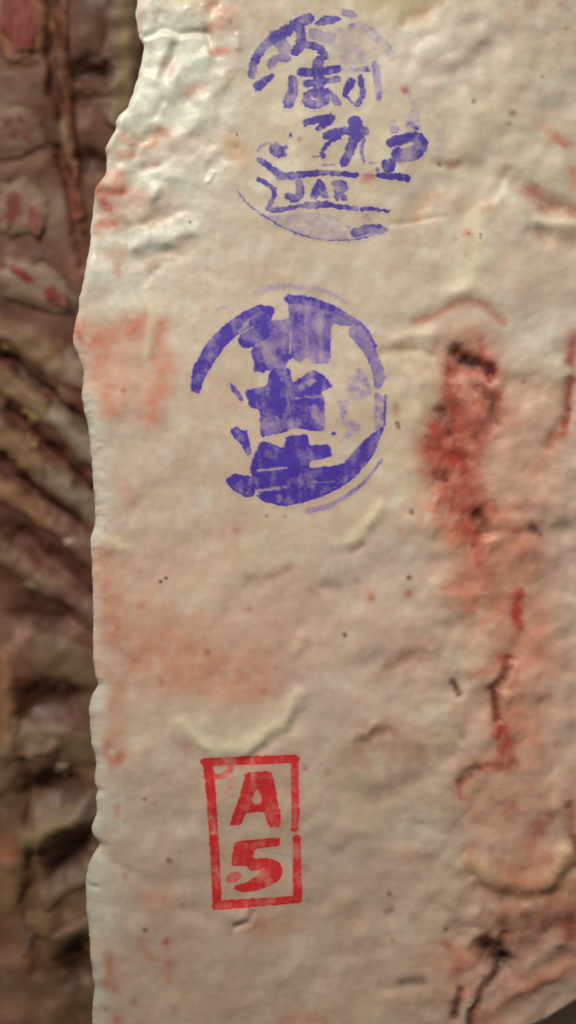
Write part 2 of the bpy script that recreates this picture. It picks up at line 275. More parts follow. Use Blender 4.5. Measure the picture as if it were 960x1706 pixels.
 ([(796, 905), (800, 935), (806, 955)], 9, BRIGHT, .7), ([(820, 952), (806, 980)], 7, RED, .6), ([(775, 970), (780, 1010)], 14, SALM, .6), ([(740, 980)], 14, SALM, .4), ([(800, 960), (790, 980)], 26, SALM, .5),
 ([(840, 880), (870, 920), (880, 930)], 40, SALM, .5), ([(850, 882), (885, 886)], 6, RED, .5), ([(862, 845)], 11, SALM, .7), ([(890, 880), (900, 890)], 8, DRED, .85), ([(905, 870)], 6, BROWN, .6), ([(870, 905), (890, 920)], 20, SALM, .4), ([(885, 935), (840, 960), (850, 1000)], 30, BROWN, .5), ([(935, 880), (930, 940)], 34, LILAC, .4),
 ([(864, 985), (862, 1010), (866, 1045)], 10, BRIGHT, .8), ([(830, 1020), (845, 1000)], 14, SALM, .5), ([(836, 1098)], 8, BRIGHT, .6), ([(905, 1040), (895, 1090), (880, 1110)], 12, SALM, .5), ([(560, 1020)], 3, DARK, .0),
 ([(900, 700), (860, 740), (880, 790)], 50, PINK, .55), ([(850, 640), (930, 650)], 16, TAN, .6), ([(956, 560), (954, 600)], 12, RED, .8), ([(948, 600)], 7, DRED, .5), ([(956, 635), (948, 680), (940, 720), (918, 742)], 9, RED, .8), ([(950, 678)], 7, DRED, .7), ([(872, 635)], 4, RED, .5), ([(835, 690), (850, 700)], 10, SALM, .5), ([(930, 730), (890, 790)], 14, SALM, .35),
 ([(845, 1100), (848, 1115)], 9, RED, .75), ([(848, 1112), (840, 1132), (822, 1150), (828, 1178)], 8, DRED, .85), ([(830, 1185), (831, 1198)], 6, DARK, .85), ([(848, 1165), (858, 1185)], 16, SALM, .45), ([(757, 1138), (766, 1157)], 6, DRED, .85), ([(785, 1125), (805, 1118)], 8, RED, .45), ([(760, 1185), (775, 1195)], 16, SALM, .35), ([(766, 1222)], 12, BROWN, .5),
 ([(835, 1205), (842, 1255)], 17, RED, .85), ([(850, 1235)], 12, BRIGHT, .3), ([(855, 1268), (835, 1275), (815, 1275)], 9, RED, .7), ([(800, 1280), (770, 1303)], 8, DRED, .75), ([(765, 1305), (768, 1328), (785, 1332)], 6, RED, .6), ([(885, 1215), (890, 1235)], 16, SALM, .4), ([(930, 1240)], 9, RED, .4), ([(790, 1350), (795, 1365)], 8, SALM, .5),
 ([(855, 1345), (842, 1358)], 7, BRIGHT, .75), ([(905, 1375), (890, 1402), (880, 1412)], 13, RED, .8), ([(915, 1350), (918, 1370)], 7, RED, .45), ([(845, 1450), (880, 1452), (915, 1425)], 11, RED, .5), ([(850, 1380), (870, 1430)], 44, PINK, .5), ([(830, 1440), (860, 1440)], 14, BROWN, .5), ([(952, 1352), (962, 1400), (968, 1425)], 9, lin((120, 50, 38)), .85), ([(940, 1480), (800, 1480)], 10, BROWN, .4),
 ([(860, 1330), (900, 1300), (940, 1330)], 50, lin((198, 142, 118)), .5), ([(820, 1380), (800, 1330)], 30, lin((200, 150, 124)), .5), ([(720, 1600), (760, 1560)], 40, PINK, .4), ([(890, 1440), (860, 1470)], 30, SALM, .4), ([(850, 1520), (960, 1500), (1060, 1480)], 60, lin((160, 104, 80)), .7), ([(870, 1580), (960, 1560), (1060, 1530)], 60, lin((150, 90, 70)), .6), ([(800, 1700), (870, 1655), (960, 1610)], 16, lin((178, 116, 90)), .6), ([(840, 1640), (900, 1620)], 20, RED, .35), ([(945, 1560), (960, 1545)], 14, RED, .6), ([(880, 1612), (930, 1578)], 12, PINK, .6),
 ([(816, 1588), (842, 1606)], 15, DARK, .93), ([(843, 1562), (838, 1582)], 6, DARK, .6), ([(834, 1618), (806, 1650), (790, 1692), (784, 1730)], 8, lin((52, 40, 34)), .85), ([(770, 1652), (758, 1698)], 7, DRED, .8), ([(760, 1692)], 7, DARK, .6), ([(840, 1545), (834, 1560)], 10, BROWN, .6),  # shade inside the hole and its creases, painted dark
 ([(772, 1606), (765, 1618)], 10, RED, .6), ([(790, 1590)], 8, RED, .4), ([(740, 1572), (750, 1580)], 7, RED, .5), ([(745, 1550)], 5, DRED, .6), ([(760, 1590), (740, 1600)], 24, SALM, .4), ([(650, 1492)], 5, DRED, .65), ([(645, 1522), (652, 1518)], 6, DRED, .45), ([(655, 1568)], 5, RED, .35), ([(790, 1410), (780, 1440)], 8, RED, .35), ([(820, 1700)], 14, SALM, .5),
 # lower left
 ([(178, 1592), (180, 1618), (174, 1645)], 8, RED, .65), ([(150, 1610), (156, 1620)], 5, DRED, .65), ([(166, 1640), (190, 1648)], 10, RED, .5), ([(165, 1600), (185, 1630)], 24, SALM, .4), ([(194, 1702)], 9, BRIGHT, .6), ([(167, 1676), (176, 1684)], 5, BROWN, .6),
 ([(282, 1434)], 5, DRED, .7), ([(207, 1460)], 5, RED, .4), ([(240, 1552)], 5, DRED, .65), ([(276, 1572)], 7, BRIGHT, .75), ([(234, 1575), (250, 1600)], 9, SALM, .55), ([(280, 1600), (280, 1640)], 6, SALM, .45), ([(238, 1495), (275, 1500)], 12, SALM, .35), ([(303, 1508)], 5, RED, .45), ([(222, 1672)], 7, BROWN, .5), ([(290, 1685)], 8, BROWN, .35), ([(240, 1330)], 4, RED, .6), ([(258, 1338)], 5, RED, .35), ([(270, 1138)], 5, BROWN, .5),
 ([(470, 1700), (540, 1703)], 12, SALM, .4), ([(670, 1640), (705, 1638)], 8, lin((96, 70, 54)), .6), ([(600, 1580), (620, 1600)], 24, BROWN, .25), ([(520, 1670)], 14, WHITE, .3), ([(146, 1477), (156, 1480)], 5, BROWN, .5),
 # specks
 ([(267, 970)], 3, DARK, .95), ([(276, 964)], 3, DARK, .95), ([(317, 370)], 2.5, DARK, .8), ([(394, 225)], 2.5, DARK, .7), ([(575, 1057)], 4, DARK, .8), ([(687, 853)], 5, DRED, .8), ([(682, 962)], 5, DRED, .7), ([(683, 990)], 8, RED, .55), ([(620, 997)], 7, RED, .75), ([(618, 990)], 18, SALM, .35), ([(445, 860)], 3, BROWN, .7), ([(476, 861)], 3, BROWN, .6), ([(663, 705), (665, 712)], 3.5, DRED, .75), ([(661, 676), (660, 690)], 6, RED, .35), ([(415, 1015)], 6, BROWN, .4), ([(790, 1058)], 5, RED, .4), ([(395, 884)], 6, RED, .35), ([(666, 884)], 7, SALM, .5), ([(394, 244)], 4, BROWN, .6), ([(500, 232)], 4, BROWN, .7), ([(810, 720), (812, 722)], 5, RED, .3),
]

# ------------------------------------------------------------------ the stamped fat as a surface
EDGE = [(232,-260),(226,-120),(228,-20),(225,25),(231,62),(239,73),(231,119),(216,162),(212,181),(200,186),(192,200),(191,216),(178,238),(173,250),(178,260),(175,290),(159,306),(156,319),(154,347),(148,384),(150,400),(144,428),(137,469),(130,500),
 (127,522),(120,556),(120,572),(128,594),(136,619),(136,637),(132,650),(137,684),(142,700),(147,744),(150,790),(155,837),(155,872),(147,903),(150,928),(152,981),(153,1025),(153,1100),(159,1131),(161,1141),(150,1162),(145,1178),(146,1209),(150,1244),
 (159,1272),(155,1294),(155,1309),(164,1319),(156,1328),(159,1341),(158,1362),(150,1378),(152,1394),(166,1409),(150,1431),(141,1456),(137,1475),(139,1500),(138,1522),(144,1562),(147,1600),(150,1625),(155,1653),(150,1678),(150,1706),(154,1800),(170,1960),(190,2200)]
RIM = [(-260,8),(150,8),(300,9),(560,9),(640,20),(760,24),(880,20),(930,13),(1130,10),(1165,22),(1220,22),(1280,14),(1400,13),(1450,26),(1540,26),(1620,16),(1706,18),(2200,18)]
LOWER = [(-200,2250),(500,2090),(640,1922),(780,1784),(803,1768),(867,1732),(954,1686),(1060,1624),(1300,1470)]
_e = np.array(EDGE, float); _r = np.array(RIM, float); _l = np.array(LOWER, float)
_ev = np.arange(-300, 2300, 1.0); _ex = np.interp(_ev, _e[:, 1], _e[:, 0])
_k = np.exp(-np.linspace(-3, 3, 25) ** 2 / 2 * 1.0); _ex = np.convolve(np.pad(_ex, 12, 'edge'), _k / _k.sum(), 'valid')
def edge_x(v): return np.interp(v, _ev, _ex) + 1.8 * noise(v, v * 0 + 3, 19, 91) * (0.5 + np.abs(noise(v, v * 0 + 8, 70, 94)) * 1.5) + 0.5 * noise(v, v * 0 + 9, 7, 92)
def rim_w(v): return np.interp(v, _r[:, 0], _r[:, 1])
def low_v(u): return np.interp(u, _l[:, 0], _l[:, 1]) + 3 * noise(u, u * 0 + 5, 26, 93)

def fat_at(u, v):
    """height, colour and wetness of the stamped fat at layout points (flat arrays)"""
    su = u + 4.5 * noise(u, v, 38, 1); sv = v + 4.5 * noise(u, v, 38, 3)
    wu = su + 2.2 * noise(u, v, 10, 2); wv = sv + 2.2 * noise(u, v, 10, 4)
    torn = sstep(470, 330, u + 0.25 * np.maximum(v - 250, 0)) * sstep(560, 380, v)
    rag = sstep(620, 760, u) * sstep(480, 640, v)
    lowr = sstep(0, 1, (v - 1250) / 350) * sstep(560, 760, u)
    upr = sstep(620, 740, u) * sstep(520, 380, v)
    calm = np.exp(-(((u - 450) / 190) ** 2 + ((v - 680) / 230) ** 2) ** 2)
    h = 9 * fbm(u, v, 260, 11, 2)
    h += (4.2 * (1 - 0.65 * calm) + 2.0 * rag) * fbm(u + 0.4 * v, v - 0.2 * u, 84, 12, 2)
    h += (0.8 * (1 - 0.6 * calm) + 0.3 * torn + 0.6 * rag) * fbm(u, v, 30, 14, 2)
    h += (0.08 + 0.12 * torn + 0.06 * rag) * noise(u, v, 9, 16)
    h += upr * (3.0 * noise(su + 0.5 * sv, sv, 62, 27) + 1.2 * noise(su, sv, 30, 28))
    k = torn > 0.01
    if k.any():
        h[k] += 0.72 * torn[k] * (5.0 * noise(u[k] + 0.6 * v[k], v[k], 66, 21) + 3.2 * noise(su[k], sv[k] - 0.4 * u[k], 36, 22) + 0.9 * noise(su[k], sv[k], 19, 24) + 0.12 * noise(u[k], v[k], 9, 26))
    k = rag > 0.01
    if k.any():
        h[k] += rag[k] * (4.0 * noise(su[k], sv[k] - 0.3 * u[k], 56, 23) + 1.6 * noise(su[k], sv[k], 27, 25))
    # the muscle wall curves away a little at the right and below
    h -= 26 * sstep(700, 1200, u) ** 2 + 16 * sstep(1250, 1900, v)
    h *= 0.82
    for pts, hw, ht in REL:
        i = near(u, v, pts, hw * 2.6 + 12)
        if len(i):
            h[i] += ht * (0.62 if ht < -18 else 0.62 if ht > 0 else 0.42) * (1.5 if pts[0][0] > 660 and pts[0][1] < 420 and ht < 0 else 1.0) * np.exp(-np.minimum(dist_line(su[i], sv[i], pts, hw * 1.2) ** 2, 30))
    # colour
    col = np.repeat(FAT[None], len(u), 0)
    def mix(i, c, a):
        a = np.clip(a, 0, 1)[:, None]
        col[i] = col[i] * (1 - a) + c * a
    al = slice(None)
    n1 = fbm(u, v, 150, 31, 3); n2 = fbm(u, v, 95, 32, 3); n3 = fbm(u, v, 48, 33, 3); n4 = fbm(u, v, 17, 34, 2); n5 = fbm(wu, wv, 30, 35, 3)
    mix(al, YEL, 0.38 * sstep(0.02, 0.5, n1)); mix(al, lin((192, 182, 160)), 0.7 * sstep(800, 250, v)); mix(al, PINK, 0.6 * sstep(0.0, 0.5, n2) * (0.3 + 0.7 * sstep(300, 750, v))); mix(al, WHITE, 0.36 * sstep(0.05, 0.5, n3))
    mix(al, GREY, 0.18 * sstep(0.05, 0.5, -n3)); mix(al, PINK, 0.3 * sstep(0.1, 0.6, n5)); mix(al, TAN, 0.2 * sstep(0.15, 0.6, -n4 - 0.4 * n1))
    mix(al, PINK, 0.35 * sstep(520, 820, v) * (0.6 + 0.8 * n2)); mix(al, TAN, 0.42 * sstep(1050, 1700, v) * (0.7 + 0.5 * n1)); mix(al, TAN, 0.3 * rag * (0.6 + n5))  # tan deepens downward: the dimmer light there put into the colour
    blot = fbm(u, v, 20, 41, 3); fine = fbm(u, v, 8, 42, 2); bl2 = fbm(u, v, 55, 43, 2)
    for pts, hw, c, a in STAIN:
        i = near(u, v, pts, hw * 2.2 + 12)
        if not len(i): continue
        q = hw < 9
        d = dist_line(wu[i] if not q else u[i] + 0.4 * (wu[i] - u[i]), wv[i] if not q else v[i] + 0.4 * (wv[i] - v[i]), pts, hw)
        m = np.exp(-np.minimum(d ** 2.2 * 0.9, 30))
        if not q:
            m = m * (0.92 + 0.75 * blot[i] + 0.2 * fine[i] + (0.4 * bl2[i] if hw > 25 else 0))
        else:
            m = m * (1.0 + 0.35 * fine[i])
        mix(i, c, a * np.clip(m, 0, 1.08))
    # clotted, lobed tissue in the wound: dark seams between small paler lobes
    wz = np.zeros(len(u))
    for pts, hw in (([(790, 605), (782, 690), (755, 750), (760, 830), (795, 880)], 52), ([(845, 1110), (840, 1260)], 26), ([(800, 1600), (790, 1680)], 40)):
        i = near(u, v, pts, hw * 2 + 12); wz[i] = np.maximum(wz[i], np.exp(-dist_line(wu[i], wv[i], pts, hw) ** 3))
    k = np.nonzero(wz > 0.02)[0]
    if len(k):
        d1 = cells(wu[k] + 0.25 * (wv[k]), 0.62 * wv[k], 15, 61); d2 = cells(wu[k], 0.7 * wv[k], 27, 62)
        mix(k, lin((190, 120, 98)), 0.5 * wz[k] * sstep(0.62, 0.15, d2) * (0.6 + 0.9 * blot[k]))
        mix(k, DRED, 0.28 * wz[k] * sstep(0.55, 0.9, d1) * (0.7 + 0.9 * bl2[k]))
        h[k] += wz[k] * (0.7 * np.exp(-3 * d1 ** 2) + 2.0 * np.exp(-3 * d2 ** 2) - 1.6)
    col *= (1 + 0.035 * fine + 0.04 * n4)[:, None]
    wet = np.clip(0.18 + 0.18 * torn + 0.35 * fbm(u, v, 35, 51, 3), 0, 0.5)
    wet = np.clip(wet + (0.15 + 0.85 * torn) * sstep(0.48, 0.66, noise(u, v, 11, 52)), 0, 1)
    wet = wet * (1 - 0.6 * wz)
    return h, np.clip(col, 0.005, 0.95), wet

def build_front():
    n_wall = 10; n_rim = 16
    xs = np.concatenate([np.arange(0, 790, 1.5), 790 + np.linspace(0, 1, 26)[1:] ** 1.6 * 280])      # distance in from the rim
    vs_ = np.concatenate([-240 + 230 * np.linspace(0, 1, 40)[:-1] ** 0.7, np.arange(-10, 1716, 1.5)])
    # rows: measured 0..1 to the lower edge; the last part closes up towards the slanting lower cut
    ext = 1716 + np.linspace(0, 1, 30)[1:] ** 1.5 * 320
    rows = np.concatenate([vs_, ext]); ny = len(rows)
    nx = n_wall + n_rim + len(xs)
    U = np.zeros((ny, nx)); H0 = np.zeros((ny, nx)); wall = np.zeros((ny, nx))
    V = np.repeat(rows[:, None], nx, 1)
    ex = edge_x(rows); R = rim_w(rows)
    th = np.linspace(0, math.pi / 2, n_rim, endpoint=False)
    for j, t in enumerate(np.linspace(1, 0, n_wall, endpoint=False)):
        U[:, j] = ex + 40 * t + 5 * noise(rows, rows * 0 + t * 300, 40, 61) * t; H0[:, j] = -R - 290 * t; wall[:, j] = t
    for j, t in enumerate(th):
        U[:, n_wall + j] = ex + 1.7 * R * (1 - np.cos(t)); H0[:, n_wall + j] = -R + R * np.sin(t)
    U[:, n_wall + n_rim:] = (ex + 1.7 * R)[:, None] + xs[None]
    # slanting lower cut: rows past it turn back into the thickness of the meat
    lv = low_v(U)
    over = np.maximum(V - lv, 0)
    V2 = np.minimum(V, lv) - 0.10 * np.minimum(over, 200)
    RB = 12.0
    inb = np.clip((V2 - (lv - RB)) / RB, 0, 1)
    H0 = H0 - np.where(over > 0, RB + np.minimum(over, 150) * 0.3, RB * (1 - np.sqrt(np.clip(1 - inb ** 2, 0, 1))))
    u = U.ravel(); v = V2.ravel()
    h, col, wet = fat_at(u, v)
    # the rim is coloured paler lower down; the cut wall behind it is darker lean
    s = ((U - ex[:, None]) / R[:, None]).ravel(); t = wall.ravel(); vr = V.ravel()
    rimmask = sstep(2.3, 0.5, s + 0.5 * fbm(u, vr, 30, 74, 2)) * sstep(590, 680, vr) * (1 - 0.6 * sstep(900, 940, vr) * sstep(1130, 1100, vr))
    a = (0.7 * rimmask * np.clip(0.75 + 0.9 * fbm(u, vr, 45, 73, 3), 0, 1))[:, None]
    col = col * (1 - a) + WHITE * 0.82 * a
    a = sstep(0.12, 0.4, t + 0.1 * fbm(u, v, 30, 71, 2))[:, None]
    col = col * (1 - a) + lin((120, 62, 52)) * a
    a = (sstep(0, 30, over.ravel()))[:, None]
    col = col * (1 - a) + lin((130, 78, 62)) * a
    hh = h * (1 - 0.4 * sstep(1, 0, s)) + H0.ravel() + (1.8 * fbm(u, vr, 16, 72, 2) * sstep(1.6, 0.6, s) * sstep(600, 660, vr) * sstep(1120, 900, vr))
    co = world_pts(u, v, hh, base=front_loc)
    return co, grid_quads(ny, nx), np.concatenate([col, wet[:, None]], 1)

front_loc = (0.02, 0.03, -0.22)
front = empty('beef_carcass', front_loc, 'large beef side with white fat carrying purple and red ink stamps and blood stains', 'beef carcass', 'hanging beef sides')
co, quads, col = build_front()
make_mesh('fat_cap', co, quads, col, M_FAT, front)

# ------------------------------------------------------------------ ink stamps, draped on the fat
def rounded(pts, closed, c=0.22):
    """corner cutting, so that inked shapes have no sharp corners"""
    P_ = [np.array(p, float) for p in pts]
    if len(P_) < 3: return [tuple(p) for p in P_]
    out = []
    n = len(P_)
    for k in range(n if closed else n - 1):
        a, b = P_[k], P_[(k + 1) % n]
        out += [a + c * (b - a), a + (1 - c) * (b - a)]
    if not closed: out[0] = P_[0]; out[-1] = P_[-1]
    return [tuple(p) for p in out]

def stamp(root_name, label, region, parts, inks, seed, patchy, step=0.85, rough=1.6, bold=1.0):
    """parts: list of (object name, list of shapes); a shape is ('l', pts, hw, density) or ('p', pts, density) or ('x', pts, hw, density) that takes ink away, in the zoom frame given by region"""
    ox, oy, sc = region
    parts = [(nm, [(s_[0], rounded(s_[1], s_[0] == 'p', 0.22 if patchy > 0.5 else 0.13)) + tuple(s_[2:]) for s_ in shp]) for nm, shp in parts]
    allp = np.array([p for _, shp in parts for s_ in shp for p in s_[1]], float)
    u0, v0 = ox + allp[:, 0].min() / sc - 16, oy + allp[:, 1].min() / sc - 16
    u1, v1 = ox + allp[:, 0].max() / sc + 16, oy + allp[:, 1].max() / sc + 16
    gx = np.arange(u0, u1, step); gy = np.arange(v0, v1, step)
    U, V = np.meshgrid(gx, gy); ny, nx = U.shape; u = U.ravel(); v = V.ravel()
    wu = u + rough * noise(u, v, 7, seed) + 0.5 * rough * noise(u, v, 3.2, seed + 1)
    wv = v + rough * noise(u, v, 7, seed + 2) + 0.5 * rough * noise(u, v, 3.2, seed + 3)
    X = (wu - ox) * sc; Y = (wv - oy) * sc
    soft = 2.6 * sc                                      # ink edge softness
    fade_n = fbm(u, v, 13, seed + 4, 3)
    dens = []
    for nm, shapes in parts:
        d = np.zeros(len(u))
        for s_ in shapes:
            pad = 30 * sc / 2
            if s_[0] == 'p':
                i = near(X, Y, s_[1], pad); sd = poly_sd(X[i], Y[i], s_[1]); a = s_[2]
            else:
                hw = s_[2]; h0, h1 = hw if isinstance(hw, tuple) else (hw, hw)
                if bold != 1.0 and s_[0] == 'l' and h0 > 6: h0 *= bold; h1 *= bold
                i = near(X, Y, s_[1], max(h0, h1) + pad); mid = 0.5 * (h0 + h1)
                sd = (dist_line(X[i], Y[i], s_[1], h0, h1) - 1) * mid; a = s_[3]
            so = soft if a > 0.5 else soft * 2.2
            m = sstep(so * 0.5, -so * 0.5, sd)
            if a <= 0.5: m = m * np.clip(0.95 + 1.5 * fade_n[i], 0.1, 1.6)
            # ink pooled at the edge of each pressed shape
            m = np.maximum(m * (1 + 0.10 * np.exp(-(sd / (soft * 1.2)) ** 2)), 0.2 * a * np.exp(-np.clip(sd, 0, None) / (2.2 * sc)))
            if s_[0] == 'x': d[i] = d[i] * (1 - a * np.clip(m, 0, 1))
            else: d[i] = np.maximum(d[i], a * m)
        dens.append(d)
    dens = np.array(dens)
    tex = 1 + patchy * (1.0 * fbm(u, v, 34, seed + 5, 2) + 0.4 * fbm(u, v, 6, seed + 6, 2)) + 0.35 * patchy * noise(u * 3, v, 30, seed + 8)
    owner = dens.argmax(0)
    best = np.clip(dens.max(0) * tex, 0, 1)
    h, col, wet = fat_at(u, v)
    light, deep = inks
    k = sstep(0.35, 1.05, best + 0.30 * patchy * fbm(u, v, 14, seed + 7, 3))[:, None]
    ink = light * (1 - k) + deep * k
    spk = sstep(0.50, 0.72, noise(u, v, 4.2, seed + 9)) * sstep(0.25, 0.5, best)      # dark pin-points of dried ink
    ink = ink * (1 - 0.5 * patchy * spk[:, None])
    cc = col * (1 - best[:, None]) + ink * best[:, None]
    full = world_pts(u, v, h + 0.16, base=front_loc)
    rgba = np.concatenate([cc, wet[:, None] * (1 - 0.5 * best[:, None])], 1)
    root = bpy.data.objects.new(root_name, None); C.objects.link(root); root.parent = front; root['label'] = label
    q = grid_quads(ny, nx)
    qd = best[q].max(1); qo = owner[q[:, 0]]
    for k_, (nm, _) in enumerate(parts):
        sel = q[(qd > 0.035) & (qo == k_)]
        if len(sel) < 3: continue
        ids, inv = np.unique(sel, return_inverse=True)
        make_mesh(nm, full[ids], inv.reshape(-1, 4), rgba[ids], M_FAT, root)
    return root

PURPLE = (lin((118, 98, 168)), lin((70, 54, 144)))
PURPLE2 = (lin((122, 98, 180)), lin((70, 48, 156)))
REDINK = (lin((228, 100, 98)), lin((208, 48, 50)))

# round producer stamp with two rows of characters over a ribbon
L = 'l'; P = 'p'; X_ = 'x'
stamp('producer_stamp', 'smeared purple round stamp with characters above a ribbon reading JA', (380, 0, 2.526), [
 ('ring', [(L, [(98, 320), (108, 262), (140, 205), (190, 160), (250, 125)], (13, 22), .8), (P, [(98, 350), (180, 303), (202, 315), (140, 380), (120, 388)], .95)]),
 ('ring', [(L, [(560, 100), (640, 160), (690, 232)], 16, .28), (L, [(755, 380), (788, 450)], 8, .25)]),
 ('ring', [(L, [(40, 805), (85, 862), (150, 910), (220, 953), (330, 998), (420, 1014), (540, 1008), (620, 988), (668, 970)], (4, 6), .7), (P, [(150, 908), (220, 905), (350, 893), (450, 912), (520, 955), (545, 1003), (430, 1014), (330, 995), (230, 953)], .26), (L, [(535, 980), (590, 962), (645, 966)], 17, .8)]),
 ('ink_smear', [(L, [(895, 560), (898, 640)], 18, .14)]),
 ('character', [(L, [(282, 102), (340, 76)], 20, .85), (P, [(352, 108), (400, 60), (470, 68), (482, 84), (430, 102)], .85), (L, [(300, 110), (312, 185), (285, 215)], 18, .9), (L, [(310, 180), (380, 195), (408, 235)], 14, .85), (L, [(200, 150), (240, 205)], 24, .62), (L, [(360, 142), (432, 160)], 20, .55), (L, [(440, 150), (520, 180)], 36, .22)]),
 ('ink_smear', [(L, [(490, 50), (528, 62)], 13, .6), ]),
 ('ink_smear', [(L, [(525, 115)], 18, .5), (L, [(500, 250), (560, 235)], 26, .25)]),
 ('character', [(L, [(180, 272), (205, 240), (250, 242)], 14, .7)]),
 ('character', [(L, [(272, 330), (275, 380), (255, 432)], (16, 22), .9)]),
 ('character', [(L, [(306, 302), (385, 305), (462, 288)], 15, .9), (L, [(330, 352), (460, 332)], 13, .9), (L, [(380, 258), (384, 400)], 20, .9), (L, [(390, 388), (335, 395), (328, 432), (370, 445), (408, 430), (405, 395)], 16, .92), (L, [(415, 385), (462, 430)], 14, .85)]),
 ('character', [(L, [(485, 292), (590, 288)], 11, .5), (L, [(518, 345), (492, 395)], (17, 12), .95), (L, [(558, 325), (572, 395), (545, 440)], 11, .9), (L, [(498, 402), (524, 434)], 6, .8)]),
 ('character', [(L, [(622, 270), (630, 345), (636, 415)], (14, 12), .55), (L, [(634, 395), (636, 415)], 9, .75)]),
 ('character', [(P, [(312, 505), (400, 486), (445, 478), (456, 512), (382, 558), (362, 546), (388, 520), (346, 525), (318, 546)], .95)]),
 ('character', [(L, [(415, 574), (470, 552), (580, 552)], 15, .93), (L, [(535, 518), (546, 566)], 26, .97), (L, [(532, 585), (512, 640), (488, 688)], (20, 15), .93), (L, [(470, 578), (420, 602), (392, 648), (402, 660)], 8, .85), (L, [(574, 560), (560, 640), (572, 682)], 7, .8), (L, [(360, 662), (400, 658)], 5, .8)]),
 ('ink_blot', [(L, [(125, 632), (140, 612), (168, 600), (195, 615)], 6, .6), (L, [(200, 628), (214, 640)], 22, .85), (L, [(244, 622)], 9, .8), (L, [(240, 652)], 9, .8)]),
 ('ink_blot', [(L, [(263, 572)], 7, .75)]),
 ('ribbon', [(P, [(116, 662), (150, 666), (200, 705), (240, 728), (252, 752), (210, 750), (165, 712), (120, 682)], .88), (L, [(215, 743), (300, 740), (395, 726), (500, 735), (540, 740)], (14, 9), .95), (L, [(400, 698), (445, 692)], 5, .8)]),
 ('ribbon', [(L, [(570, 738), (610, 740)], 5, .55), (L, [(635, 742), (700, 745), (755, 750)], (10, 14), .95)]),
 ('ribbon', [(L, [(128, 755), (165, 775), (202, 805), (182, 850), (165, 888), (250, 880), (320, 866), (420, 864), (542, 880)], (9, 9), .85), (L, [(330, 866), (420, 862)], 13, .85)]),
 ('ribbon', [(L, [(566, 882), (600, 878), (676, 890)], (9, 5), .9), (L, [(582, 906), (594, 924)], 8, .5)]),
 ('letter', [(L, [(300, 768), (304, 822), (282, 842), (255, 828)], 15, .78)]),
 ('letter', [(P, [(378, 752), (398, 760), (412, 790), (430, 838), (400, 838), (384, 825), (370, 840), (344, 838), (358, 790)], .92)]),
 ('letter', [(L, [(450, 772), (490, 772), (492, 798), (462, 806)], 12, .82), (L, [(456, 800), (460, 832)], 10, .7), (L, [(470, 806), (490, 836)], 10, .7)]),
 ('character', [(L, [(688, 602), (740, 588), (800, 580), (818, 612), (790, 645), (722, 655)], (18, 30), .88), (X_, [(735, 622), (775, 606)], (8, 5), .9)]),
 ('ink_blot', [(L, [(782, 480), (778, 530)], (18, 26), .5), (L, [(700, 546)], 16, .6), (L, [(695, 512)], 9, .35)]),
 ('ink_blot', [(L, [(675, 700)], 26, .97), (L, [(628, 718)], 10, .7), (L, [(596, 691), (622, 690)], 4, .6)]),
], PURPLE, 201, 0.55, 0.9, 2.0, 1.2)

